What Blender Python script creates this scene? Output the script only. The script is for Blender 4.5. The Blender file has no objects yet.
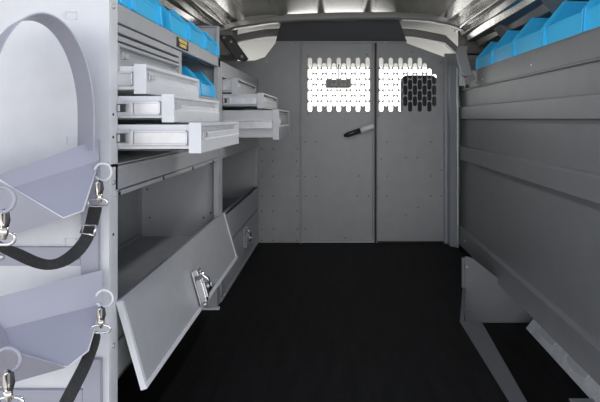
import bpy, bmesh, math, random
from mathutils import Vector, Matrix
random.seed(3)
sc = bpy.context.scene
H = 0.79                       # lens height above the van floor
C = sc.collection

# ---------------------------------------------------------------- camera
cam_d = bpy.data.cameras.new('camera'); cam = bpy.data.objects.new('camera', cam_d); C.objects.link(cam)
cam.location = (0, 0, H); cam.rotation_euler = (math.pi/2, 0, 0)
cam_d.sensor_width = 36; cam_d.lens = 30.0
cam_d.shift_x = -35/600; cam_d.shift_y = -82/600
cam_d.clip_start = 0.02; cam_d.clip_end = 200
sc.camera = cam
# ---------------------------------------------------------------- world, light, exposure
w = bpy.data.worlds.new('sky'); sc.world = w; w.use_nodes = True
nt = w.node_tree; bg = nt.nodes['Background']
tc = nt.nodes.new('ShaderNodeTexCoord'); sp = nt.nodes.new('ShaderNodeSeparateXYZ')
rp = nt.nodes.new('ShaderNodeValToRGB')
nt.links.new(tc.outputs['Generated'], sp.inputs[0]); nt.links.new(sp.outputs['Z'], rp.inputs[0])
rp.color_ramp.elements[0].position = 0.0; rp.color_ramp.elements[0].color = (1.0, 0.99, 0.97, 1)
rp.color_ramp.elements[1].position = 0.5; rp.color_ramp.elements[1].color = (0.17, 0.20, 0.27, 1)
nt.links.new(rp.outputs[0], bg.inputs[0]); bg.inputs[1].default_value = 3.0
sc.view_settings.view_transform = 'Standard'; sc.view_settings.look = 'None'
sc.view_settings.gamma = 1; sc.view_settings.use_curve_mapping = False
sc.view_settings.exposure = 0.0

# sun, high in front of the van
su=bpy.data.lights.new('sun','SUN'); su.energy=9; su.angle=math.radians(3); su.color=(1,.96,.9)
so=bpy.data.objects.new('sun',su); C.objects.link(so); so.rotation_euler=(math.radians(-32),0,0)
# added fill light for the cargo bay, out of view (its housing is built further down)
ll=bpy.data.lights.new('fill_lamp_light','AREA'); ll.shape='RECTANGLE'; ll.size=.09; ll.size_y=.5; ll.energy=3.5; ll.color=(1,.985,.95)
lo=bpy.data.objects.new('fill_lamp_light',ll); C.objects.link(lo); lo.location=(.06,1.75,H+.640)
# ---------------------------------------------------------------- materials
def mat(name, col, rough=0.5, metal=0.0, noise=0.0, nscale=60, bump=0.0, bscale=200, coat=0.0, trans=0.0, stretch=None, spec=0.5):
    m = bpy.data.materials.new(name); m.use_nodes = True
    n = m.node_tree; b = n.nodes['Principled BSDF']
    b.inputs['Base Color'].default_value = (*col, 1); b.inputs['Roughness'].default_value = rough
    b.inputs['Metallic'].default_value = metal; b.inputs['Coat Weight'].default_value = coat
    b.inputs['Specular IOR Level'].default_value = spec
    if trans: b.inputs['Transmission Weight'].default_value = trans
    t = n.nodes.new('ShaderNodeTexCoord'); mp = n.nodes.new('ShaderNodeMapping')
    n.links.new(t.outputs['Object'], mp.inputs[0])
    if stretch: mp.inputs['Scale'].default_value = stretch
    if noise:
        nz = n.nodes.new('ShaderNodeTexNoise'); nz.inputs['Scale'].default_value = nscale; nz.inputs['Detail'].default_value = 3
        r = n.nodes.new('ShaderNodeValToRGB')
        r.color_ramp.elements[0].position = .3; r.color_ramp.elements[1].position = .7
        r.color_ramp.elements[0].color = (*[c*(1-noise) for c in col], 1)
        r.color_ramp.elements[1].color = (*[min(1, c*(1+noise)) for c in col], 1)
        n.links.new(mp.outputs[0], nz.inputs['Vector']); n.links.new(nz.outputs[0], r.inputs[0])
        n.links.new(r.outputs[0], b.inputs['Base Color'])
    if bump:
        nb = n.nodes.new('ShaderNodeTexNoise'); nb.inputs['Scale'].default_value = bscale
        bp = n.nodes.new('ShaderNodeBump'); bp.inputs['Strength'].default_value = bump; bp.inputs['Distance'].default_value = .002
        n.links.new(mp.outputs[0], nb.inputs['Vector']); n.links.new(nb.outputs[0], bp.inputs['Height'])
        n.links.new(bp.outputs[0], b.inputs['Normal'])
    return m
M = {
 'cab':   mat('light_grey_powder_coat', (.46,.47,.49), .42, .1, .03, 30, .08, 300),
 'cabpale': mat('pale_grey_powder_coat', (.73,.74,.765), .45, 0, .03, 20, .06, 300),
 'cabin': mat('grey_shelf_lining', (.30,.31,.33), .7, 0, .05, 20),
 'rack':  mat('lavender_grey_enamel', (.38,.38,.45), .4, .1, .03, 10),
 'part':  mat('grey_partition_paint', (.33,.335,.345), .45, .15, .04, 12, .05, 250),
 'liner': mat('dark_grey_liner_paint', (.205,.21,.22), .42, .15, .04, 10, .05, 250),
 'post':  mat('blue_grey_post_paint', (.30,.32,.35), .4, .2),
 'roof':  mat('bare_painted_roof_steel', (.27,.265,.245), .2, .8, .04, 6),
 'bow':  mat('glossy_grey_bow_paint', (.46,.45,.43), .25, .3),
 'rail':  mat('bare_rail_steel', (.62,.61,.58), .22, .85, .2, 9, .05, 10),
 'floor': mat('black_rubber_mat', (.006,.006,.0065), .6, 0, .5, 5, .5, 40, stretch=(6,1,1), spec=.15),
 'body':  mat('van_body_paint', (.22,.215,.205), .4, .3),
 'cream': mat('cream_headliner', (.80,.79,.72), .7),
 'black': mat('black_plastic', (.015,.015,.016), .5),
 'dark':  mat('dark_bolt_steel', (.06,.06,.06), .4, .6),
 'chrome':mat('chrome', (.85,.85,.86), .14, 1.0),
 'zinc':  mat('bright_zinc', (.62,.62,.64), .38, .7, .1, 25),
 'brass': mat('pale_brass', (.85,.78,.66), .2, .95),
 'strap': mat('black_webbing', (.022,.022,.024), .75, 0, .3, 200, .6, 500),
 'blue':  mat('cyan_blue_plastic', (.05,.56,1.0), .33, 0, .04, 8, coat=.1),
 'white': mat('white_rubber_sleeve', (.85,.85,.85), .5),
 'seat':  mat('black_seat_cloth', (.02,.02,.022), .85),
 'yellow':mat('yellow_print', (.9,.72,.22), .5),
 'alu':   mat('brushed_aluminium', (.62,.63,.66), .35, .7, .12, 20),
 'ground':mat('pale_concrete', (.24,.24,.24), .9, 0, .1, 3),
}
# ---------------------------------------------------------------- mesh helpers (z is measured from lens height)
_g=mat('glow',(.9,.9,.88)); _b=_g.node_tree.nodes['Principled BSDF']
_b.inputs['Emission Color'].default_value=(1,.98,.95,1); _b.inputs['Emission Strength'].default_value=4; M['glow']=_g
M['bounce']=mat('white_bounce_paint',(.85,.85,.84),.4)
M['sill']=mat('bright_sill_metal',(.9,.91,.94),.4,.1,.1,30)
M['edging']=mat('dark_edging_metal',(.13,.132,.14),.4,.2)
class MB:
    def __init__(s): s.v=[]; s.f=[]; s.sm=set()
    def add(s, vs, fs, smooth=False):
        o=len(s.v); s.v += [tuple(v) for v in vs]
        for f in fs:
            if smooth: s.sm.add(len(s.f))
            s.f.append([i+o for i in f])
        return s
    def box(s,x0,x1,y0,y1,z0,z1):
        return s.add([(x0,y0,z0),(x1,y0,z0),(x1,y1,z0),(x0,y1,z0),(x0,y0,z1),(x1,y0,z1),(x1,y1,z1),(x0,y1,z1)],
          [(0,3,2,1),(4,5,6,7),(0,1,5,4),(1,2,6,5),(2,3,7,6),(3,0,4,7)])
    def prism(s, poly, axis, a, b):
        n=len(poly)
        def mk(p,t):
            if axis=='y': return (p[0],t,p[1])
            if axis=='x': return (t,p[0],p[1])
            return (p[0],p[1],t)
        vs=[mk(p,a) for p in poly]+[mk(p,b) for p in poly]
        fs=[tuple(range(n)), tuple(range(2*n-1,n-1,-1))]+[(i,(i+1)%n,n+(i+1)%n,n+i) for i in range(n)]
        return s.add(vs,fs)
    def sheet(s, pts, t, n=None):
        pts=[Vector(p) for p in pts]
        if n is None:
            n=(pts[1]-pts[0]).cross(pts[2]-pts[0]).normalized()
        k=len(pts); q=[p+n*t for p in pts]
        return s.add(pts+q,[tuple(range(k)),tuple(range(2*k-1,k-1,-1))]+[(i,(i+1)%k,k+(i+1)%k,k+i) for i in range(k)])
    def tube(s, pts, r, n=10, closed=False, flat=1.0, up=None):
        pts=[Vector(p) for p in pts]; k=len(pts); vs=[]
        for i,p in enumerate(pts):
            if closed: d=pts[(i+1)%k]-pts[i-1]
            else: d=pts[min(i+1,k-1)]-pts[max(i-1,0)]
            d.normalize()
            u=Vector(up) if up is not None else (Vector((0,0,1)) if abs(d.z)<.9 else Vector((0,1,0)))
            a=d.cross(u).normalized(); b=a.cross(d).normalized()
            rr=r[i] if isinstance(r,(list,tuple)) else r
            for j in range(n):
                t=2*math.pi*j/n; vs.append(p+a*math.cos(t)*rr+b*math.sin(t)*rr*flat)
        fs=[]
        for i in range(k if closed else k-1):
            for j in range(n):
                i2=(i+1)%k; fs.append((i*n+j,i*n+(j+1)%n,i2*n+(j+1)%n,i2*n+j))
        if not closed: fs += [tuple(range(n-1,-1,-1)), tuple(range((k-1)*n,k*n))]
        return s.add(vs,fs,True)
    def ring(s, c, R, r, ax1, ax2, n=24, m=8, a0=0, a1=2*math.pi):
        c=Vector(c); ax1=Vector(ax1).normalized(); ax2=Vector(ax2).normalized()
        full=abs(a1-a0-2*math.pi)<1e-4
        k=n if full else n+1
        pts=[c+(ax1*math.cos(a0+(a1-a0)*i/n)+ax2*math.sin(a0+(a1-a0)*i/n))*R for i in range(k)]
        return s.tube(pts,r,m,closed=full,up=ax1.cross(ax2))
    def ribbon(s, pts, wdir, width, t):
        """band swept along pts; wdir gives the width direction"""
        pts=[Vector(p) for p in pts]; k=len(pts); vs=[]
        for i,p in enumerate(pts):
            d=(pts[min(i+1,k-1)]-pts[max(i-1,0)]).normalized()
            wd=Vector(wdir[i] if isinstance(wdir,list) else wdir); nn=d.cross(wd).normalized()
            vs += [p, p+wd*width, p+wd*width+nn*t, p+nn*t]
        fs=[(0,1,2,3),tuple((k-1)*4+j for j in (3,2,1,0))]
        for i in range(k-1):
            for j in range(4):
                fs.append((i*4+j,i*4+(j+1)%4,(i+1)*4+(j+1)%4,(i+1)*4+j))
        return s.add(vs,fs)
    def cyl(s, a, b, r, n=14): return s.tube([a,b], r, n)
OFF={}
def obj(name, mb, m, parent=None, bevel=0.0, seg=2, smooth=False):
    off=OFF.get(parent.name, Vector((0,0,0))) if parent else Vector((0,0,0))
    me=bpy.data.meshes.new(name)
    me.from_pydata([(v[0]-off.x, v[1]-off.y, v[2]+H-off.z) for v in mb.v],[],mb.f)
    bm=bmesh.new(); bm.from_mesh(me); bmesh.ops.recalc_face_normals(bm, faces=bm.faces[:]); bm.to_mesh(me); bm.free()
    for i,p in enumerate(me.polygons): p.use_smooth = smooth or (i in mb.sm)
    me.materials.append(M[m] if isinstance(m,str) else m)
    o=bpy.data.objects.new(name, me); C.objects.link(o)
    if parent: o.parent=parent
    OFF[o.name]=off.copy()
    if bevel:
        b=o.modifiers.new('bevel','BEVEL'); b.width=bevel; b.segments=seg; b.limit_method='ANGLE'; b.angle_limit=math.radians(40)
    return o
def thing(name, label, cat, loc, group=None):      # loc z measured from lens height
    o=bpy.data.objects.new(name,None); C.objects.link(o); o.empty_display_size=.05
    o.location=(loc[0],loc[1],loc[2]+H); OFF[o.name]=Vector(o.location)
    o['label']=label; o['category']=cat
    if group: o['group']=group
    return o
def tag(o,label,cat,group=None):
    o['label']=label; o['category']=cat
    if group: o['group']=group
    return o
def struct(name, mb, m, **k):
    o=obj(name,mb,m,**k); o['kind']='structure'; return o
def dup(root, loc, label=None):
    r=root.copy(); C.objects.link(r); r.location=(loc[0],loc[1],loc[2]+H)
    if label: r['label']=label
    for ch in list(root.children):
        c=ch.copy(); C.objects.link(c); c.parent=r
        for g in list(ch.children):
            d=g.copy(); C.objects.link(d); d.parent=c
    return r
def P(x,y,Y): return ((x-335)*Y/500, Y, (119-y)*Y/500)
def dots(name, pts, d, r, h, m, parent):
    """small round heads at pts, facing direction d; every head a part, sharing one mesh"""
    d=Vector(d).normalized(); first=None; out=[]
    for p in pts:
        p=Vector(p)
        if first is None:
            mb=MB(); mb.tube([Vector((0,0,0))-d*.001, d*h*.6, d*h],[r,r*.9,r*.45],10)
            me_off=OFF.get(parent.name)
            for i,v in enumerate(mb.v): mb.v[i]=(v[0]+me_off.x, v[1]+me_off.y, v[2]+me_off.z-H)
            first=obj(name, mb, m, parent); o=first
        else:
            o=first.copy(); C.objects.link(o); o.parent=parent
        q=p+Vector((0,0,H))-OFF[parent.name]
        o.location=q; out.append(o)
    return out

# ================================================================ SETTING
FZ=-H
ZW=-.95
struct('ground', MB().box(-15,15,-15,15,-1.46,-1.44), 'ground')
# main floor with the cut-out for the side step
fp=[(-.90,.95),(.486,.95),(.486,1.946),(.605,2.33),(.605,2.36),(1.0,2.36),(1.0,3.3),(-.90,3.3)]
struct('floor', MB().prism(fp,'z',FZ-.03,FZ), 'floor')
struct('step_well_floor', MB().box(.40,1.0,.95,2.5,ZW-.02,ZW), 'floor')
struct('wall_left', MB().box(-.93,-.90,.95,3.3,ZW-.02,.52).box(-.93,-.88,3.2,3.3,-.8,.5), 'body')
struct('wall_right', MB().box(1.0,1.03,.95,3.3,ZW-.02,.52), 'body')
# ceiling with pressed ribs
def roofz(x):
    t=abs(x-.035)/.97
    return .70-.07*t*t-.20*max(0,t-.72)/.28
prof=[]
xs=[-.93+i*1.96/98 for i in range(99)]
ribs=[-.62,-.36,-.09,.21,.48,.74]
for x in xs:
    z=roofz(x)
    for r in ribs:
        d=abs(x-r)
        if d<.045: z-= .018*(.5+.5*math.cos(math.pi*d/.045))
    prof.append((x,z))
poly=prof+[(x,z+.02) for x,z in reversed(prof)]
mb=MB(); n=len(prof)
for y in (.95,3.30):
    mb.v += [(x,y,z) for x,z in prof]+[(x,y,z+.04) for x,z in prof]
N=2*n
for i in range(n-1):
    mb.sm.add(len(mb.f)); mb.f.append([i,i+1,N+i+1,N+i]); mb.f.append([n+i+1,n+i,N+n+i,N+n+i+1])
mb.f.append([0,N,N+n,n]); mb.f.append([n-1,2*n-1,N+2*n-1,N+n-1])
for base in (0,N):
    for i in range(n-1): mb.f.append([base+i,base+i+1,base+n+i+1,base+n+i])
struct('ceiling', mb, 'roof')
lp=thing('fill_lamp','added strip lamp out of view on the van ceiling, fill light for the aisle','lamp',(.06,1.75,.69))  # added unseen lamp that brightens the bay interior
obj('fill_lamp_housing', MB().box(-.01,.13,1.47,2.03,.66,.69), 'cabpale', lp, bevel=.006)
obj('fill_lamp_diffuser', MB().box(.01,.11,1.49,2.01,.646,.661), 'glow', lp, bevel=.004)
# roof bow in front of the partition
def bow(y0,y1,drop,h,m,x0=-.74,x1=.80):
    b=MB(); k=40; vs=[]
    for i in range(k+1):
        x=x0+(x1-x0)*i/k; z=min(roofz(x),.70)-drop-.03*max(0,abs(x-.03)-.5)/.3
        ym=(y0+y1)/2
        vs += [(x,y0,z+h),(x,y0,z+.006),(x,y0+.012,z),(x,y1-.012,z),(x,y1,z+.006),(x,y1,z+h)]
    fs=[]
    for i in range(k):
        for j in range(6): fs.append((i*6+j,i*6+(j+1)%6,(i+1)*6+(j+1)%6,(i+1)*6+j))
    fs += [tuple(range(6)), tuple(k*6+j for j in range(5,-1,-1))]
    return b.add(vs,fs)
def bow_line(pts,y0,y1,h,m,name):
    b=MB(); q=[]
    for i in range(len(pts)-1):
        for t in range(6):
            f=t/6; f2=f
            q.append((pts[i][0]+(pts[i+1][0]-pts[i][0])*f, pts[i][1]+(pts[i+1][1]-pts[i][1])*f2))
    q.append(pts[-1]); fs=[]; vs=[]
    for x,z in q: vs += [(x,y0,z+h),(x,y0,z+.008),(x,y0+.014,z),(x,y1-.012,z),(x,y1,z+.006),(x,y1,z+h)]
    for i in range(len(q)-1):
        for k in range(6): fs.append((i*6+k,i*6+(k+1)%6,(i+1)*6+(k+1)%6,(i+1)*6+k))
    fs += [tuple(range(6)), tuple((len(q)-1)*6+k for k in range(5,-1,-1))]
    return struct(name,b.add(vs,fs),m,bevel=.003)
bow_line([(-.80,.475),(-.72,.515),(-.60,.553),(-.40,.583),(-.20,.600),(.05,.608),(.35,.610),(.56,.598),(.70,.572),(.80,.535)],3.03,3.10,.04,'bow','trim_1')
struct('trim_2', bow(3.32,3.40,.135,.05,'rail',-.80,.86), 'body', bevel=.003)
# cab beyond the partition
struct('cab_floor', MB().box(-1.0,1.1,3.3,4.25,-.90,-.80), 'black')
struct('bounce_bonnet', MB().prism([(4.35,-.12),(4.40,-.08),(5.5,-.22),(5.6,-.5),(4.35,-.5)],'x',-.85,.95), 'bounce', bevel=.01)  # added unseen white surface, bounces light up to the headliner
struct('cab_headliner', MB().prism([(3.28,.655),(4.15,.455),(4.25,.44),(4.25,.47),(4.15,.49),(3.28,.69)],'x',-.9,1.0), 'cream')
# side body above the liner: cant rails
def rail(name,pts0,y0,y1,m,tap=0):
    b=MB(); b.prism(pts0,'y',y0,y1); return struct(name,b,m,bevel=.004)
def skin(name, pts, y0, y1, m):
    """ridged inner body skin: pts is the cross-section, given a thickness"""
    b=MB(); k=len(pts); ny=28
    for q in range(ny+1):
        y=y0+(y1-y0)*q/ny
        for i,(x,z) in enumerate(pts):
            f=.004*math.sin(y*6+i*1.7)*(1 if 0<i<k-1 else 0)
            b.v.append((x+f*(-1 if x>0 else 1),y,z+f))
    for q in range(ny):
        for i in range(k-1):
            b.f.append([q*k+i,q*k+i+1,(q+1)*k+i+1,(q+1)*k+i])
    o=struct(name,b,m); md=o.modifiers.new('t','SOLIDIFY'); md.thickness=.003
    bv=o.modifiers.new('b','BEVEL'); bv.width=.006; bv.segments=2; bv.limit_method='ANGLE'; bv.angle_limit=math.radians(25)
    return o
R_=[(.66,.645),(.69,.600),(.735,.600),(.745,.575),(.795,.565),(.805,.53),(.83,.53),(.845,.50),(.90,.495),(.915,.465),(.955,.465),(1.0,.44)]
skin('trim_3',R_[:8],.96,3.18,'rail'); skin('trim_8',R_[7:],.96,3.18,'body')
skin('trim_4',[(-x+.09,z) for x,z in R_],.96,3.18,'rail')
for nm,ax_ in (('trim_5',.765),('trim_6',-.675)):
    b=MB()
    b.tube([(ax_,y,.562+.004*math.sin(y*7)) for y in [.97+i*.1 for i in range(23)]],.013,10)
    struct(nm,b,'rail')
b=MB()
b.prism([(.86,.50),(.90,.49),(.985,.43),(.995,.36),(.995,.27),(.985,.27),(.97,.37)],'y',2.62,2.74)
b.prism([(.86,.50),(.90,.49),(.985,.43),(.995,.36),(.995,.27),(.985,.27),(.97,.37)],'y',1.95,2.10)
struct('trim_7',b,'body',bevel=.01)

# ================================================================ PARTITION
PY=3.2; S=PY/500
def X(px): return (px-335)*S
def Z(py): return (119-py)*S
part=thing('partition','grey steel partition across the front of the cargo bay with two perforated windows','partition',(0.1,PY,FZ))
def slab(poly, y0=PY, t=.004):
    return MB().prism([(X(a),Z(b)) for a,b in poly],'y',y0,y0+t)
obj('side_panel', slab([(202,61),(240,61),(255,60.5),(265,57),(276,42.5),(300.5,42.5),(300.5,244),(202,244)],PY-.006), 'part', part)
obj('return_panel', MB().box(X(444.5),1.0,PY+.006,PY+.010,FZ,.42), 'part', part)
obj('corner_panel', MB().box(.79,1.03,PY+.006,PY+.010,.41,.62), 'body', part)
obj('corner_panel', MB().box(-.93,-.625,PY+.006,PY+.010,.36,.62), 'body', part)
obj('header_panel', MB().sheet([P(281,22,3.13),P(399,20,3.13),P(407,42,PY-.004),P(275.5,42,PY-.004)],.004), 'edging', part)
def perf(name, x0,x1,ytop,ybot, cols, a0, topoly, y):
    """panel with a staggered field of upright slots: cols = list of (centre px, first slot y, number of slots)"""
    b=MB(); pw=4.8; ph=11.0; hw=2.15; hh=5.05
    fx0=cols[0][0]-pw/2; fx1=cols[-1][0]+pw/2; fy0=57; fy1=112.2
    vs=[]; fs=[]
    def poly(pp):
        o=len(vs); vs.extend([(X(a),y,Z(c)) for a,c in pp]); fs.append(tuple(range(o,o+len(pp))))
    poly([(x0,fy0)]+topoly+[(x1,fy0)])
    poly([(x0,fy0),(fx0,fy0),(fx0,fy1),(x0,fy1)]); poly([(fx1,fy0),(x1,fy0),(x1,fy1),(fx1,fy1)])
    poly([(x0,fy1),(x1,fy1),(x1,ybot),(x0,ybot)])
    for cx,sy,k in cols:
        a,c=cx-pw/2,cx+pw/2
        if sy>fy0: poly([(a,fy0),(c,fy0),(c,sy),(a,sy)])
        e=sy+k*ph
        if e<fy1: poly([(a,e),(c,e),(c,fy1),(a,fy1)])
        for i in range(k):
            t=sy+i*ph; bt=t+ph; m=t+ph/2
            for sgn in (-1,1):
                edge=cx+sgn*pw/2
                arc=[]
                for q in range(7):
                    an=math.pi/2*q/6; arc.append((cx+sgn*hw*math.sin(an), m-(hh-hw)-hw*math.cos(an)))
                low=[(px,2*m-py) for px,py in reversed(arc)]
                poly([(cx,t)]+arc+low+[(cx,bt),(edge,bt),(edge,t)])
    me=bpy.data.meshes.new(name)
    off=OFF[part.name]
    me.from_pydata([(v[0]-off.x,v[1]-off.y,v[2]+H-off.z) for v in vs],[],fs)
    bm=bmesh.new(); bm.from_mesh(me); bm.normal_update()
    bmesh.ops.reverse_faces(bm,faces=[f for f in bm.faces if f.normal.y>0]); bm.to_mesh(me); bm.free()
    me.materials.append(M['part'])
    o=bpy.data.objects.new(name,me); C.objects.link(o); o.parent=part; OFF[o.name]=off.copy()
    md=o.modifiers.new('thick','SOLIDIFY'); md.thickness=.002; md.offset=0
    return o
colsL=[]
for k in range(13):
    cx=310+4.8*k
    colsL.append((cx,57.2,5) if k%2==0 else (cx,62.7,4))
door=perf('door', 302,374,43,241,colsL,0,[(302,43),(374,43)],PY)
colsR=[]
for k in range(12):
    cx=381.2+4.82*k
    if k<10: colsR.append((cx,57.2,5) if k%2==0 else (cx,62.7,4))
    elif k==10: colsR.append((cx,68.2,4))
    else: colsR.append((cx,73.7,3))
perf('perforated_panel', 376.5,444.5,43,243.5,colsR,0,[(376.5,43),(406,43),(444.5,57)],PY)
# folded edges of the bays
obj('door_frame', MB().box(X(300.3),X(302),PY-.022,PY+.01,Z(243),Z(42)), 'part', part, bevel=.002)
obj('door_edge', MB().box(X(372.6),X(374.2),PY-.022,PY+.01,Z(241),Z(43)), 'part', part, bevel=.002)
obj('door_edge', MB().box(X(376.3),X(377.4),PY-.016,PY+.01,Z(243),Z(43)), 'part', part, bevel=.002)
obj('door_gap_seal', MB().box(X(374.2),X(376.3),PY+.002,PY+.01,Z(243),Z(43)), 'black', part)
obj('top_flange', MB().box(X(276),X(406),PY-.020,PY-.006,Z(43.2),Z(41.6)), 'part', part)
obj('bottom_flange', MB().box(X(202),X(301),PY-.030,PY-.006,Z(245.2),Z(243.4)), 'cabpale', part)
obj('bottom_flange', MB().box(X(302),X(374),PY-.024,PY-.003,Z(241.8),Z(240.2)), 'cab', part)
obj('bottom_flange', MB().box(X(376),X(430),PY-.024,PY-.003,Z(244.4),Z(242.9)), 'cab', part)
obj('door_sill', MB().box(X(300),X(446),PY-.004,PY+.03,Z(245.5),Z(241)), 'black', part)
obj('edge_channel', MB().box(X(443.5),X(446.5),PY-.03,PY-.004,Z(243),Z(58)), 'post', part, bevel=.002)
rv=[]
for gx in (262,273,297): 
    for gy in (149,161,176,196,211,229,240): rv.append((X(gx+random.uniform(-.4,.4)),PY-.006,Z(gy)))
for gx in (306,316.5,357,368.5):
    for gy in (196,): rv.append((X(gx),PY-.001,Z(gy)))
for gx,gy in ((305,142),(316,142),(305,176.5),(316,176.5),(359,176),(305,229),(308,56),(367,54.5),(308,114),(368,113.5),(345,238),(378,188),(387,196),(380,56),(378.5,115.5),
              (381,159),(406,157.5),(417.5,157.5),(418,207.5),(406,215),(431,142),(441,170),(387,142),(385,242),(400,242),(412,52),(441,62),(431,176),(441,196),(387,176),(431,196),(376,196)):
    rv.append((X(gx),PY-.001,Z(gy)))
dots('rivet', rv, (0,-1,0), .0042, .003, 'dark', part)
dots('screw', [(X(292),PY-.02,Z(44)),(X(314),PY-.02,Z(44)),(X(364),PY-.02,Z(43.5)),(X(385),PY-.02,Z(43)),(X(267),PY-.01,Z(62))], (0,-1,0), .0045,.004,'zinc',part)
# lever handle with white sleeve
hd=obj('handle', MB().tube([(X(344.5),PY-.035,Z(135.5)),(X(347),PY-.045,Z(134.8)),(X(360),PY-.045,Z(130.3))],[.010,.0155,.0165],12), 'dark', part)
obj('handle_sleeve', MB().tube([(X(360),PY-.045,Z(130.3)),(X(360.3),PY-.045,Z(130.2)),(X(372.6),PY-.045,Z(126.2)),(X(373.2),PY-.045,Z(126))],[.014,.019,.019,.016],14), 'white', hd)
obj('handle_spindle', MB().cyl((X(364),PY,Z(129)),(X(364),PY-.04,Z(129)),.012), 'dark', hd)
# floor anchor at left of the partition
# pillar on the right
pl=thing('pillar_post','blue grey upright post between partition and right wall liner','post',(X(451),3.13,FZ))
obj('post', MB().prism([(X(446.2),3.10),(X(453.6),3.06),(X(455),3.10),(X(455),3.18),(X(446.2),3.18)],'z',FZ,.335), 'post', pl, bevel=.003)
obj('edge_strip', MB().box(.741,.748,3.035,3.058,FZ+.03,.31), 'alu', pl)
obj('cap_plate', MB().prism([(.745,.33),(.745,.20),(.79,.20),(.76,.33)],'y',2.99,3.0), 'cabpale', pl)

# cab seat and mirror seen through the slots
st=thing('cab_seat','black cloth cab seat with headrest behind the right perforated panel','seat',(.60,3.75,-.80))
def rbox(x0,x1,y0,y1,z0,z1): return MB().box(x0,x1,y0,y1,z0,z1)
obj('backrest', rbox(.37,.84,3.58,3.72,-.45,.02), 'seat', st, bevel=.05, seg=4)
obj('headrest', rbox(.475,.735,3.55,3.66,-.06,.315), 'seat', st, bevel=.045, seg=4)
obj('seat_cushion', rbox(.37,.84,3.62,4.15,-.52,-.38), 'seat', st, bevel=.04, seg=3)
obj('seat_base', rbox(.42,.80,3.70,4.1,-.80,-.52), 'black', st)
mr=thing('rear_view_mirror','dark rear view mirror seen through the left perforated window','mirror',(.03,4.12,.24))
obj('mirror_housing', rbox(-.08,.13,4.10,4.14,.255,.325), 'body', mr, bevel=.015, seg=3)
obj('mirror_mount', MB().cyl((.03,4.13,.30),(.03,4.16,.457),.004), 'dark', mr)

# ================================================================ RIGHT WALL LINER
LX=.774
ln=thing('wall_liner','tall dark grey ribbed steel liner along the right side of the van','wall panel',(LX,2.1,-.745))
y0,y1=1.02,3.17
obj('top_rail', MB().box(LX,LX+.012,y0,y1,.181,.272).box(LX,LX+.3,y0,y1,.264,.268), 'liner', ln, bevel=.0015)
obj('crease', MB().box(LX-.004,LX+.010,y0,y1,.172,.180), 'liner', ln, bevel=.002)
obj('upper_panel', MB().prism([(LX+.006,.172),(LX+.012,.075),(LX+.018,.075),(LX+.012,.172)],'y',y0,y1), 'liner', ln)
obj('band', MB().prism([(LX+.012,.077),(LX-.010,.073),(LX-.012,.000),(LX+.012,-.004)],'y',y0,y1), 'liner', ln, bevel=.002)
obj('middle_panel', MB().box(LX+.008,LX+.012,y0,y1,-.166,-.002), 'liner', ln)
obj('band', MB().prism([(LX+.012,-.160),(LX-.012,-.166),(LX-.014,-.246),(LX+.012,-.252)],'y',y0,y1), 'liner', ln, bevel=.002)
obj('lower_panel', MB().box(LX+.008,LX+.012,y0,y1,-.668,-.248), 'liner', ln)
obj('band', MB().prism([(LX+.012,-.660),(LX-.012,-.668),(LX-.014,-.765),(LX-.006,-.774),(LX+.012,-.774)],'y',y0,y1), 'liner', ln, bevel=.002)
obj('end_flange', MB().box(LX-.004,LX+.012,y1-.018,y1,-.74,.272), 'alu', ln)
dots('screw', [(LX,2.62,.208),(LX,1.97,.212),(LX,1.3,.212)], (-1,0,0), .006,.004,'zinc',ln)
dots('screw', [(LX-.013,2.93,-.715)], (-1,0,0), .006,.004,'zinc',ln)
# grab arm
ga=thing('panel_bracket','grey curved bracket arm at the far end of the right liner top','bracket',(.76,2.80,.17))
b=MB()
path=[P(462,47,2.80),P(461,53,2.79),P(462,60,2.78),P(464.5,68,2.77),P(467,77,2.76)]
b.ribbon([Vector(p)+Vector((-.03,0,0)) for p in path],(1,0,0),.060,.02)
obj('arm', b, 'part', ga, bevel=.006, seg=3)
obj('lug', MB().prism([P(463.5,78,2.75)[::2],P(473,74,2.75)[::2],P(475,79,2.75)[::2],P(470,82,2.75)[::2],P(469.5,88,2.75)[::2],P(464.5,88,2.75)[::2]],'y',2.735,2.75), 'body', ga, bevel=.002)
obj('bolt', MB().cyl(P(467,86,2.735),P(467,86,2.722),.009), 'dark', ga)
obj('bolt', MB().cyl(P(477.5,82.5,2.74),P(477.5,82.5,2.72),.010), 'zinc', ga)

# step well end panel, edging and sill
sp_=thing('step_end_panel','grey gusset panel closing the far end of the side step','panel',(.69,2.33,ZW))
obj('panel', MB().prism([(.606,ZW),(.606,-.640),(.640,-.648),(.776,-.755),(1.0,-.765),(1.0,ZW)],'y',2.33,2.336), 'liner', sp_, bevel=.001)
obj('side_return', MB().box(.594,.606,2.3365,2.35,ZW+.02,-.650), 'liner', sp_, bevel=.001)
dots('screw', [(.615,2.33,-.69),(.615,2.33,-.90)], (0,-1,0), .006,.004,'zinc',sp_)
ne=thing('floor_edging','dark grey metal edging strip where the black floor meets the side step','edging',(.53,1.5,FZ))
obj('strip', MB().prism([(.486,1.02),(.512,1.02),(.570,1.946),(.486,1.946)],'z',FZ-.005,FZ+.003), 'edging', ne, bevel=.0015)
obj('strip', MB().prism([(.486,1.947),(.503,1.947),(.609,2.328),(.594,2.328)],'z',FZ-.005,FZ+.003), 'edging', ne, bevel=.0015)
sl=thing('door_sill_plate','bright aluminium sill plate with pressed slots below the right liner','sill',(.88,1.7,ZW))
b=MB().prism([(.866,ZW),(.868,ZW+.003),(.925,ZW+.075),(.93,ZW+.075),(.93,ZW)],'y',1.05,2.27)
obj('plate', b, 'sill', sl, bevel=.001)
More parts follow.
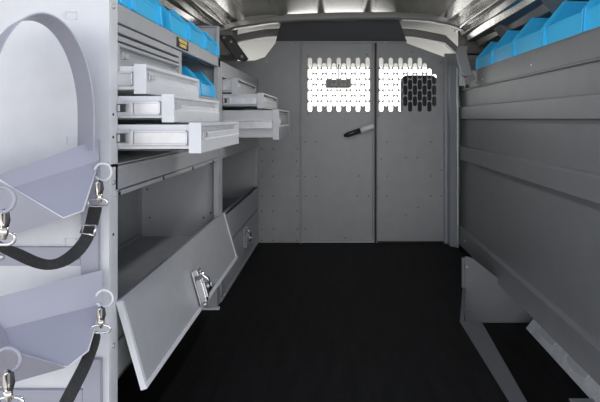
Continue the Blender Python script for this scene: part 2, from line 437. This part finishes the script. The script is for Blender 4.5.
for ya in (2.10,1.84,1.60,1.36,1.14):
    p0=[];n_=12
    for i in range(n_):
        a=2*math.pi*i/n_; t=.5+.24*math.sin(a)
        yy=ya+.075*max(-1,min(1,1.3*math.cos(a)))
        p0.append((.868+.057*t-.0015, yy, ZW+.003+.072*t+.001))
    obj('pressed_slot', MB().sheet(p0,.004,Vector((-.78,0,.62))), 'cabpale', sl, bevel=.0015)
fb=thing('sill_bracket','small bright metal bracket on the floor at the near end of the step','bracket',P(590,400,500*.95/281))
obj('plate', MB().box(.79,.90,1.62,1.69,ZW,ZW+.006), 'zinc', fb, bevel=.001)

# ================================================================ LEFT SHELVING
CX=-.49; BX=-.835; YA=1.086; YB=2.14; YC=3.19
FR=dict(bevel=.0012)
def drawer(parent, ya, yb, xf, z0, z1, m='cab', rail_style=0, slide=True):
    t=.0012
    xb=xf-.32
    b=MB(); b.box(xb,xf-.024,ya,ya+.004,z0+.006,z1-.004); b.box(xb,xf-.024,yb-.004,yb,z0+.006,z1-.004)
    b.box(xb,xf-.024,ya,yb,z0+.006,z0+.010); b.box(xb,xb+.004,ya,yb,z0+.006,z1-.01)
    d=obj('drawer', b, m, parent, bevel=.0008)
    hgt=z1-z0
    prof=[(xf-.026,z1),(xf,z1),(xf,z1-.007),(xf-.013,z1-.010),(xf-.013,z1-.020),(xf-.004,z1-.024),(xf-.004,z0+.46*hgt),(xf-.001,z0+.42*hgt),(xf-.001,z0),(xf-.026,z0)]
    f=MB().prism(prof,'y',ya-.002,yb+.002)
    f.box(xf-.027,xf+.0005,ya-.004,ya-.001,z0-.0005,z1+.0005); f.box(xf-.027,xf+.0005,yb+.001,yb+.004,z0-.0005,z1+.0005)
    obj('drawer_front', f, m, d)
    zc=(z0+z1)/2
    if slide:
        s0=xf-.030
        sb=MB(); hh=min(.018,hgt*.24)
        L=s0-CX+.004
        sb.box(CX-.03,s0,ya-.005,ya+.001,zc-hh,zc+hh)
        sb.box(CX-.03,s0,ya-.009,ya-.004,zc+hh-.004,zc+hh); sb.box(CX-.03,s0,ya-.009,ya-.004,zc-hh,zc-hh+.004)
        sb.box(s0-.003,s0,ya-.009,ya-.004,zc-hh,zc+hh)
        sl_=obj('drawer_slide', sb, 'zinc', d, bevel=.0008)
        if L>.05:
            c=MB(); x0=CX+.002
            c.box(x0,x0+.030,ya-.013,ya-.008,zc-hh-.002,zc-hh+.006); c.box(x0,x0+.030,ya-.013,ya-.008,zc+hh-.006,zc+hh+.002)
            c.box(x0+.026,x0+.034,ya-.014,ya-.008,zc-hh,zc+hh); c.box(x0,x0+.006,ya-.013,ya-.006,zc-hh*.5,zc+hh*.5)
            obj('slide_clip', c, 'zinc', d, bevel=.0008)
            obj('ball_carrier', MB().box(x0-.002,x0+.016,ya-.012,ya-.006,zc-hh*.6,zc+hh*.6), 'dark', d, bevel=.001)
    obj('latch', MB().box(xf-.004,xf+.003,ya+.028,ya+.045,z0+.50*hgt,z0+.68*hgt).box(xf-.004,xf+.001,ya+.018,ya+.023,z0+.45*hgt,z0+.72*hgt), 'zinc', d, bevel=.001)
    return d
def latch(parent, c, ax_up, ax_out, s=1.0):
    """bright paddle latch: plate, paddle, lock barrel and lever tip"""
    c=Vector(c); up=Vector(ax_up).normalized(); out=Vector(ax_out).normalized(); sd=up.cross(out).normalized()
    def bx(b,u0,u1,s0,s1,o0,o1):
        vs=[c+up*u+sd*q+out*o for u,q,o in ((u0,s0,o0),(u1,s0,o0),(u1,s1,o0),(u0,s1,o0),(u0,s0,o1),(u1,s0,o1),(u1,s1,o1),(u0,s1,o1))]
        return b.add(vs,[(0,3,2,1),(4,5,6,7),(0,1,5,4),(1,2,6,5),(2,3,7,6),(3,0,4,7)])
    l=obj('latch_plate', bx(MB(),-.045*s,.045*s,-.020*s,.018*s,0,.004), 'zinc', parent, bevel=.003)
    return l, bx, c, up, out, sd

# ---- near unit
u1=thing('shelving_unit','large light grey van shelving unit with open drawers and hanging flap, nearest the rear','shelving',((CX+BX)/2,1.6,FZ))
b=MB().box(BX,CX-.0005,YA,YA+.004,FZ,.42)
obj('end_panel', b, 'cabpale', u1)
obj('corner_post', MB().box(CX-.02,CX,YA+.0042,YA+.043,FZ,.42), 'cabpale', u1, bevel=.002)
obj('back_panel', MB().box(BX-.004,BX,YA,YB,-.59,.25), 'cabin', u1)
obj('divider_panel', MB().box(BX,CX-.012,YB-.010,YB-.002,-.59,.25), 'cab', u1)
obj('divider_post', MB().box(CX-.02,CX,YB-.040,YB-.002,-.43,.26), 'cab', u1, **FR)
obj('top_divider', MB().box(BX,CX-.002,YB-.010,YB-.004,.26,.395).box(CX-.014,CX-.002,YB-.022,YB-.004,.25,.395).box(BX,CX-.002,YB-.022,YB-.004,.391,.395), 'cab', u1, bevel=.001)
obj('top_shelf', MB().box(BX,CX-.004,YA+.004,YB-.01,.254,.260), 'cab', u1)
obj('fascia', MB().box(CX-.018,CX,YA+.043,YB-.002,.219,.262), 'cab', u1, bevel=.0015)
obj('upper_rail', MB().box(CX-.018,CX,YA+.049,1.574,.196,.214), 'cab', u1, bevel=.0015)
obj('frame_rail', MB().box(CX-.018,CX-.001,YA+.049,1.572,.178,.190), 'cab', u1, bevel=.0015)
obj('rail_backing', MB().box(CX-.030,CX-.020,YA+.043,1.574,.176,.25).box(CX-.030,CX-.020,1.574,YB-.04,.213,.25), 'black', u1)
obj('middle_post', MB().box(CX-.02,CX,1.574,1.598,-.10,.2145), 'cab', u1, **FR)
obj('inner_wall', MB().box(BX,CX-.02,1.580,1.586,-.10,.244), 'cab', u1)
obj('cubby_shelf', MB().box(BX,CX,1.598,YB-.04,.078,.086), 'cab', u1, **FR)
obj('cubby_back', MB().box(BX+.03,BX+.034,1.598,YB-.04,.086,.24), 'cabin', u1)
obj('blank_panel', MB().box(CX-.01,CX-.002,1.598,YB-.04,-.10,.078), 'cab', u1)
obj('apron', MB().box(CX-.012,CX,YA+.030,YB-.04,-.160,-.102), 'cab', u1, **FR)
obj('apron_lip', MB().box(CX-.03,CX+.006,YA+.030,YB-.04,-.172,-.162), 'cab', u1, bevel=.001)
obj('bay_roof', MB().box(BX,CX,YA+.004,YB-.01,-.106,-.100), 'cab', u1)
dots('lip_screw', [(CX+.006,y,-.167) for y in (YA+.035,1.41,1.70,1.98)], (1,0,0), .0055,.003,'black',u1)
dots('screw', [(CX,YA+.018,z) for z in (.248,-.140,-.50)], (1,0,0), .006,.004,'zinc',u1)
dots('rivet', [(CX,YA+.018,z) for z in (.01,-.04,-.255)], (1,0,0), .0035,.002,'dark',u1)
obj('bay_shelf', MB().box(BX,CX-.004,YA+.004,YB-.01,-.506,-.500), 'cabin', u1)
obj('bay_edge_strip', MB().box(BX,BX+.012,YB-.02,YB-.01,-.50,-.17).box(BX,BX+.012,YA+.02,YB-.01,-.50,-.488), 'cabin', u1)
obj('lower_fascia', MB().box(CX-.012,CX-.004,YA+.030,YB-.01,-.592,-.415), 'cab', u1, **FR)
obj('bay_floor', MB().box(BX,CX-.004,YA+.004,YB-.01,-.592,-.586), 'cab', u1)
dots('rivet', [(X_,YB-.010,z) for X_,z in ((-.80,-.30),(-.79,-.42),(-.56,-.42),(-.53,-.40),(-.60,-.20),(-.53,-.19))], (0,-1,0), .004,.002,'dark',u1)
# drawers
DA,DB=1.133,1.566
drawer(u1,DA,DB,CX+.002,.108,.172,'cab',slide=False)
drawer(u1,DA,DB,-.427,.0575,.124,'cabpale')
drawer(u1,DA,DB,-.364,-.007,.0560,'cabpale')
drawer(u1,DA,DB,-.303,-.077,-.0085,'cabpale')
# badge
bd=obj('badge', MB().box(CX,CX+.0022,1.545,1.665,.224,.2555), 'black', u1, bevel=.001)
def text(s, size, loc, rot, m, parent, ext=.0006, sx=1.0):
    c=bpy.data.curves.new('lettering','FONT'); c.body=s; c.size=size; c.extrude=ext; c.align_x='CENTER'; c.align_y='CENTER'; c.offset=.0006
    t=bpy.data.objects.new('tmp',c); C.objects.link(t)
    dg=bpy.context.evaluated_depsgraph_get(); me=bpy.data.meshes.new_from_object(t.evaluated_get(dg))
    bpy.data.objects.remove(t)
    me.materials.append(M[m]); o=bpy.data.objects.new('lettering',me); C.objects.link(o); o.parent=parent
    o.location=Vector(loc)+Vector((0,0,H))-OFF[parent.name]; o.rotation_euler=rot; o.scale=(sx,1,1)
    return o
text('WEATHER',.0135,(CX+.0026,1.605,.2465),(math.pi/2,0,math.pi/2),'yellow',bd,sx=1.35)
text('GUARD',.0135,(CX+.0026,1.605,.2330),(math.pi/2,0,math.pi/2),'yellow',bd,sx=1.5)
# hanging flap door
A=Vector((CX+.010,0,-.408)); B=Vector((-.424,0,-.604)); dn=(B-A).normalized(); ou=Vector((-dn.z,0,dn.x)); ou = ou if ou.x>0 else -ou
L=(B-A).length
def flap(ya,yb):
    b=MB()
    pr=[A,A+dn*(L-.002),A+dn*(L-.002)-ou*.003,A-ou*.003]
    b.prism([(p.x,p.z) for p in pr],'y',ya+.002,yb-.002)
    return b
fd=obj('flap_door', flap(1.118,2.165), 'cab', u1, bevel=.001)
hb=MB()
def strip(b,d0,d1,o0,o1,ya,yb):
    pr=[A+dn*d0+ou*o0,A+dn*d1+ou*o0,A+dn*d1+ou*o1,A+dn*d0+ou*o1]
    return b.prism([(p.x,p.z) for p in pr],'y',ya,yb)
strip(hb,-.001,L,-.010,.002,1.116,1.119); strip(hb,0,L,.0,.0035,1.116,1.128)
obj('side_hem', hb, 'cabpale', fd, bevel=.001)
hb=MB(); strip(hb,-.001,L,-.010,.002,2.164,2.167); strip(hb,0,L,.0,.0035,2.150,2.166)
obj('side_hem', hb, 'cabpale', fd, bevel=.001)
hb=MB(); strip(hb,L-.012,L,.0,.0045,1.118,2.165); strip(hb,L-.003,L,-.010,.0035,1.118,2.165)
obj('bottom_hem', hb, 'cabpale', fd, bevel=.001)
hb=MB(); strip(hb,-.004,.004,-.014,.001,1.118,2.165)
obj('hinge', hb, 'cab', fd, bevel=.001)
def paddle_latch(parent, c, up, out, s=1.0, far=False):
    l,bx,c,up,out,sd=latch(parent,c,up,out,s)
    # sd points along the unit
    obj('paddle', bx(bx(MB(),-.040*s,.022*s,-.020*s,-.002*s,.004,.020*s),-.03*s,.012*s,-.018*s,-.005*s,.018*s,.026*s), 'chrome', l, bevel=.003)
    obj('latch_arm', MB().tube([c+up*.040*s+sd*.006*s+out*.012,c+up*.012*s+sd*.012*s+out*.028*s,c-up*.012*s+sd*.008*s+out*.030*s,c-up*.036*s-sd*.004*s+out*.012],.005*s,8), 'chrome', l)
    obj('lock_barrel', MB().cyl(c-up*.008*s+sd*.014*s,c-up*.008*s+sd*.014*s+out*.034*s,.009*s), 'zinc', l)
    obj('latch_hook', bx(MB(),.030*s,.046*s,-.016*s,.014*s,.004,.016*s), 'chrome', l, bevel=.002)
    obj('latch_foot', MB().cyl(c-up*.047*s-sd*.006*s,c-up*.047*s-sd*.006*s+out*.014*s,.007*s), 'zinc', l)
pc=A+dn*.135+ou*.004
paddle_latch(fd,(pc.x,1.60,pc.z),-dn,ou,1.22)

# ---- far unit
u2=thing('shelving_unit','light grey van shelving unit at the partition, with closed lower door','shelving',((CX+BX)/2,2.7,FZ))
yb0=YB
obj('end_panel', MB().box(BX,CX-.002,yb0,yb0+.004,FZ+.004,.21), 'cab', u2, **FR)
obj('corner_post', MB().box(CX-.02,CX,yb0,yb0+.036,-.43,.25), 'cab', u2, **FR)
obj('far_post', MB().box(CX-.02,CX,YC-.03,YC,-.43,.25), 'cab', u2, **FR)
obj('far_panel', MB().box(BX,CX-.02,YC-.012,YC-.006,FZ+.004,.25), 'cab', u2)
obj('back_panel', MB().box(BX-.004,BX,yb0,YC-.012,FZ+.004,.25), 'cab', u2)
obj('top_shelf', MB().box(BX,CX-.02,yb0+.004,YC-.006,.243,.249), 'cab', u2)
obj('fascia', MB().box(CX-.018,CX,yb0+.036,YC-.03,.182,.250), 'cab', u2, **FR)
obj('apron', MB().box(CX-.012,CX,yb0+.036,YC-.03,-.172,-.095), 'cab', u2, **FR)
obj('blank_panel', MB().box(CX-.012,CX-.002,2.700,YC-.03,-.095,.182), 'cab', u2)
obj('bay_roof', MB().box(BX,CX-.012,yb0+.004,YC-.012,-.102,-.096), 'cab', u2)
obj('bay_shelf', MB().box(BX,CX-.012,yb0+.004,YC-.012,-.506,-.500), 'cabin', u2)
obj('lower_fascia', MB().box(CX-.012,CX,yb0,YC,-.567,-.430), 'cab', u2, **FR)
obj('fascia_fold', MB().box(CX-.03,CX,yb0,YC,-.434,-.430), 'cab', u2)
dd=obj('door', MB().box(CX-.012,CX+.002,yb0+.012,YC-.012,-.760,-.573), 'cab', u2, bevel=.002)
obj('plinth', MB().box(CX-.012,CX+.004,yb0,YC,FZ+.004,-.764), 'cab', u2, bevel=.001)
obj('base_box', MB().box(BX,CX-.001,2.078,yb0-.001,FZ+.004,-.60), 'cab', u2, bevel=.002)
obj('base_flange', MB().box(CX-.07,CX+.012,2.060,2.078,FZ+.002,FZ+.012), 'cabpale', u2, bevel=.001)
dots('screw', [(CX+.004,y,-.774) for y in (2.2,2.42,2.64,2.86,3.08)]+[(CX-.05,2.068,FZ+.016)], (1,0,0), .006,.004,'zinc',u2)
paddle_latch(dd,(CX+.002,2.69,-.632),(0,0,1),(1,0,0),1.15)
drawer(u2,2.190,2.69,-.425,.108,.178,'cab')
drawer(u2,2.190,2.70,-.312,.047,.114,'cab')
drawer(u2,2.190,2.68,-.245,-.090,.042,'cab')

# ================================================================ BINS
def bin_(name, w, h, hf, setb, dep, side, loc, label, group):
    """open-front storage bin; front faces +x (side=1) or -x (side=-1); origin at near front bottom corner"""
    t=thing(name,label,'storage bin',loc,group)
    ox,oy,oz=loc; s=side
    def xx(d): return ox - s*d
    b=MB(); th=.004
    g=.003
    side_poly=[(xx(0),oz+.001),(xx(.004),oz+hf),(xx(setb),oz+h),(xx(dep),oz+h),(xx(dep),oz+.001)]
    b.prism(side_poly,'y',oy+g,oy+g+th); b.prism(side_poly,'y',oy+w-g-th,oy+w-g)
    x0,x1=sorted((xx(dep),xx(dep-th))); b.box(x0,x1,oy+g,oy+w-g,oz+.001,oz+h)
    x0,x1=sorted((xx(dep),xx(0))); b.box(x0,x1,oy+g,oy+w-g,oz+.001,oz+.005)
    obj('bin_body', b, 'blue', t, bevel=.0012)
    f=MB(); x0,x1=sorted((xx(0),xx(.006))); f.box(x0,x1,oy+g,oy+w-g,oz+.001,oz+hf)
    obj('front_wall', f, 'blue', t, bevel=.0012)
    for ya in (oy-.0, oy+w-.012):       # moulded corner flanges
        r=MB()
        rp=[(xx(-.011),oz+.001),(xx(-.006),oz+hf+.004),(xx(setb-.003),oz+h+.004),(xx(setb+.008),oz+h+.001),(xx(.010),oz+hf),(xx(.008),oz+.001)]
        r.prism(rp,'y',ya+.002,ya+.010)
        obj('corner_flange', r, 'blue', t, bevel=.0015)
    q=MB(); x0,x1=sorted((xx(-.002),xx(.004)))
    q.box(x0,x1,oy+w*.10,oy+w*.92,oz+hf-.006,oz+hf+.001)
    x0,x1=sorted((xx(dep),xx(setb))); q.box(x0,x1,oy+.001,oy+.009,oz+h-.006,oz+h+.001).box(x0,x1,oy+w-.009,oy+w-.001,oz+h-.006,oz+h+.001)
    obj('rim', q, 'blue', t, bevel=.0015)
    return t
gL='blue bins on top of the left shelving'
zt=.2622
bin_('storage_bin',.20,.104,.050,.052,.27,1,(CX-.006,1.212,zt),'blue bin on left shelving top, above the topmost closed drawer',gL)
bin_('storage_bin',.078,.104,.050,.052,.27,1,(CX-.006,1.132,zt),'narrow blue bin on left shelving top, nearest the camera, cut by the photo edge',gL)
b3=bin_('storage_bin',.205,.102,.048,.050,.27,1,(CX-.006,1.480,zt),'blue bin on left shelving top, directly above the black and yellow badge',gL)
dup(b3,(CX-.006,1.690,zt),'blue bin on left shelving top, second from its far end')
dup(b3,(CX-.006,1.903,zt),'blue bin on left shelving top, the farthest, against the upright divider plate')
gc='blue bins in the left cubby'
b4=bin_('storage_bin',.21,.105,.045,.050,.27,1,(CX-.012,1.625,.0865),'blue bin in the cubby beside the drawers, nearer of the two',gc)
dup(b4,(CX-.012,1.850,.0865),'blue bin in the cubby beside the drawers, farther of the two')
gR='blue bins on the right wall liner'
b5=bin_('storage_bin',.300,.165,.068,.076,.20,-1,(LX+.004,1.555,.269),'large blue bin on the right liner, second from the right edge of the photo',gR)
dup(b5,(LX+.004,1.250,.269),'large blue bin on the right liner, cut by the right edge of the photo')
dup(b5,(LX+.004,1.860,.269),'large blue bin on the right liner, middle of the row of five')
dup(b5,(LX+.004,2.165,.269),'blue bin on the right liner, second from the far end of the row')
bin_('storage_bin',.262,.150,.060,.076,.20,-1,(LX+.004,2.472,.269),'smallest-looking blue bin at the far end of the right liner, beside the bracket',gR)

# ================================================================ TANK RACK ON END PANEL
rk=thing('tank_rack','lavender grey tank rack with tall hoop and folded cradles on the shelving end panel','rack',(-.62,1.08,-.4))
ux=Vector((1,1,0)).normalized(); ax=Vector((1,-1,0)).normalized()
# hoop
c0=Vector((-.556,1.080,0))-ux*.088
pts=[]
for i in range(41):
    a=math.pi*i/40
    pts.append(c0+ux*.088*math.cos(a)+Vector((0,0,.006+.194*math.sin(a))))
pts=[Vector((pts[0].x,pts[0].y,-.064)),Vector((pts[0].x,pts[0].y,-.03))]+pts+[Vector((pts[-1].x,pts[-1].y,-.09))]
hp=obj('hoop', MB().ribbon(pts, ax, .094, .0025), 'rack', rk, smooth=False)
for p in hp.data.polygons: p.use_smooth=False
def sheetobj(name, pix, m, t=.0025, par=rk):
    v=[Vector(P(*q)) for q in pix]
    return obj(name, MB().sheet(v,t), m, par)
def planar(pix, ref):
    """points on one flat sheet: ref = three (px,py,depth) fixing the sheet, pix = outline in px"""
    a,b_,c=[Vector(P(*q)) for q in ref]; nn=(b_-a).cross(c-a); d=nn.dot(a)
    out=[]
    for x,y in pix:
        ray=Vector(P(x,y,1.0)); out.append(ray*(d/nn.dot(ray)))
    return out
def fold(name, pix, ref, glint=None, t=.0022):
    pp=planar(pix,ref)
    o=obj(name, MB().sheet(pp,t), 'rack', rk)
    if glint: obj('edge_glint', MB().tube([pp[i] for i in glint],.0016,8), 'cabpale', o)  # paler tube: highlight of the sheet edges catching light, put into colour
    return o
UR=[(12,187.5,.93),(99,160.5,1.04),(63,218,.93)]
fold('back_flange',[(-6,176.5),(98,139),(99,160.5),(12,187.5)],[(98,139,1.055),(99,160.5,1.04),(12,187.5,.93)],(3,0))
fold('cradle',[(12,187.5),(99,160.5),(83,211),(63,218)],UR,(1,2,3,0))
fold('front_skirt',[(-6,176.7),(12,187.7),(63,218.3),(-60,256),(-60,144)],[(12,187.7,.929),(63,218.3,.929),(-60,256,1.06)])
LR=[(2,329,.93),(102,304,1.04),(67,367,.93)]
fold('back_flange',[(-40,306.5),(102,270),(102,304),(-40,339)],[(102,270,1.06),(102,304,1.04),(2,329,.93)])
fold('cradle',[(2,329),(102,304),(88,351),(67,367),(10,351)],LR,(1,2,3,4,0))
fold('side_gusset',[(-8,317),(2,325),(10,351),(-8,345)],[(2,325,.925),(10,351,.90),(-8,345,.88)])
fold('front_skirt',[(10,351.2),(67,367.3),(-40,398),(-40,337)],[(10,351.2,.898),(67,367.3,.929),(-40,398,1.06)])
# frame behind: uprights and cross bands
fy=1.081
def band(name,x0,x1,ya,yb,d=.006,par=rk):
    p=P(x0,ya,fy); q=P(x1,yb,fy)
    return obj(name, MB().box(p[0],q[0],fy-d,fy+.004,q[2],p[2]), 'rack', par, bevel=.001)
band('upright',82.5,99.5,140,288,.008); band('upright',84.5,102,358,470,.008)
band('cross_band',-60,82,246.5,265); band('cross_band',-60,84,389,440)
dots('bolt',[P(1.5,257,fy-.006),P(77,256.5,fy-.006)],(0,-1,0),.0075,.006,'zinc',rk)
# panel slots (pressed tabs) on the shelving end panel
for (sx,sy) in ((71,15.5),(72.5,140),(71,242)):
    p=P(sx,sy,YA)
    t=MB(); w_=.0125; h_=.0085
    t.box(p[0]-w_,p[0]+w_,YA-.0022,YA,p[2]+h_-.0012,p[2]+h_); t.box(p[0]-w_,p[0]-w_+.0012,YA-.0022,YA,p[2]-h_,p[2]+h_)
    t.box(p[0]-w_,p[0]+w_,YA-.0016,YA,p[2]-h_,p[2]-h_+.001)
    t.box(p[0]+w_-.0012,p[0]+w_,YA-.0016,YA,p[2]-h_,p[2]+h_)
    obj('pressed_tab', t, 'cabpale', u1)

# rings, snap hooks and straps
def dring(cx,cy,R,Y,m='rack',tube=1.6,a0=-1.9,a1=2.6):
    s=Y/500; c=P(cx,cy,Y)
    return obj('d_ring', MB().ring(c,R*s,tube*s,(1,0,0),(0,0,1),28,8,a0,a1), m, rk)
dring(103,172,8.6,1.02,'cabpale',1.2,-2.6,2.9)
dring(104.5,298.5,8.4,1.01,'cabpale',1.2,-2.6,2.9)
dring(2.5,199.5,12.3,.82,'rack',2.0,-1.7,2.2)
dring(9,359.5,11.8,.85,'rack',2.0,-1.9,2.9)
def hook(par,cx,cy,L,Y,s=1.0,fat=1.0):
    """snap hook hanging at px (cx,cy), length L px"""
    k=Y/500*fat
    def q(dx,dy): return P(cx+dx*s,cy+dy*s,Y-.006)
    o=obj('snap_hook', MB().tube([q(-.5,0),q(-2.6,3),q(-3,L*.45),q(-1.5,L*.62),q(0,L*.70)],[1.1*k,1.3*k,1.5*k,2.0*k,1.6*k],8), 'brass', par)
    obj('hook_gate', MB().tube([q(-.5,0),q(2.2,1.5),q(2.6,L*.35),q(1.5,L*.55)],[1.0*k,1.1*k,1.5*k,1.2*k],8), 'dark', o)
    obj('swivel', MB().tube([q(-.6,L*.58),q(0,L*.74),q(0,L*.95)],[2.9*k,2.4*k,1.2*k],10), 'brass', o)
    return o
def oval(par,cx,cy,a,b_,Y,tube):
    n=28; q=[]
    for i in range(n):
        t=2*math.pi*i/n; ct,st_=math.cos(t),math.sin(t)
        q.append(P(cx+a*math.copysign(abs(ct)**.7,ct), cy+b_*math.copysign(abs(st_)**.7,st_), Y))
    obj('strap_ring', MB().tube(q,tube*Y/500,8,closed=True,up=(0,1,0)), 'chrome', par)
def webbing(par,pts,w0,Yd=None,name='webbing'):
    """pts: (px,py,Y,halfwidth px,angle of width dir)"""
    vs=[];k=len(pts)
    for x,y,Y,hw,a in pts:
        dx,dy=math.cos(a)*hw,math.sin(a)*hw
        for sx,off in ((-1,0),(1,0)):
            vs.append(P(x+sx*dx,y+sx*dy,Y))
        for sx in (1,-1):
            v=P(x+sx*dx,y+sx*dy,Y); vs.append((v[0],v[1]+.0025,v[2]))
    fs=[(0,1,2,3),tuple((k-1)*4+j for j in (3,2,1,0))]
    for i in range(k-1):
        for j in range(4): fs.append((i*4+j,i*4+(j+1)%4,(i+1)*4+(j+1)%4,(i+1)*4+j))
    o=obj(name, MB().add(vs,fs), 'strap', par, smooth=False)
    md=o.modifiers.new('round','SUBSURF'); md.levels=2; md.render_levels=2
    return o
s1=thing('tie_down_strap','black webbing strap with buckle looping under the upper cradle','strap',P(50,260,.93))
webbing(s1,[(95.5,204.5,1.008,7.6,.0),(94.5,211,1.007,7.6,.02),(91.5,223,1.0,7.2,.12),(89,234,.99,7.0,.35),(81,248,.98,7.2,.70),(69,258.5,.96,6.8,.95),(57,264.5,.94,5.6,1.15),(46,265.5,.93,6.0,1.52),(33,262,.91,6.8,1.75),(18,254.5,.885,7.0,1.95),(3,248.5,.865,5.5,1.95),(-14,240,.85,5.2,1.95)],0)
hook(s1,99.5,180.5,24,1.012,fat=1.25)
oval(s1,97.5,202.5,9.6,3.8,1.006,1.1)
obj('buckle', MB().tube([P(80.5,233,.983),P(82.5,224.5,.988),P(97,226,.988),P(94.5,236,.983),P(81,233.5,.983),P(94,235,.983)],.0021,8).tube([P(96.5,225,.985),P(94,235.5,.98)],.0026,8), 'chrome', s1)
hook(s1,4.5,210,24,.83,1.3,fat=1.6)
oval(s1,3,238.5,11.5,6.0,.845,1.7)
s2=thing('tie_down_strap','black webbing strap hanging straight from the lower cradle ring','strap',P(88,360,.97))
webbing(s2,[(96.5,330,1.0,6.4,.08),(93,345,.995,6.4,.22),(86.5,362,.985,6.6,.38),(78.5,378,.97,7.0,.48),(68,398,.955,7.2,.48),(58,418,.94,7.2,.45)],0)
hook(s2,101.5,307,22,1.002,fat=1.25)
oval(s2,101,329,9.2,3.8,.998,1.1)
s3=thing('tie_down_hook','brass snap hook hanging from the near ring of the lower cradle','hook',P(6,385,.84))
hook(s3,9,371,24,.84,1.4,fat=1.6)
oval(s3,11,403,12,6,.84,1.7)

# ================================================================ UPPER LEFT BODY BRACKETS
bk=thing('body_bracket','dark bolted body bracket above the far left shelving, under the roof bow','bracket',(-.56,2.95,.36))
obj('bracket_arm', MB().prism([(-.70,.50),(-.62,.50),(-.52,.36),(-.545,.345),(-.60,.36)],'y',2.98,3.02), 'dark', bk, bevel=.006)
obj('bracket_web', MB().prism([(-.74,.55),(-.62,.53),(-.60,.44),(-.66,.38),(-.74,.40)],'y',3.03,3.06), 'body', bk, bevel=.006)
dots('bolt',[(-.62,2.98,.46),(-.555,2.98,.372),(-.66,2.98,.485)],(0,-1,0),.010,.01,'zinc',bk)
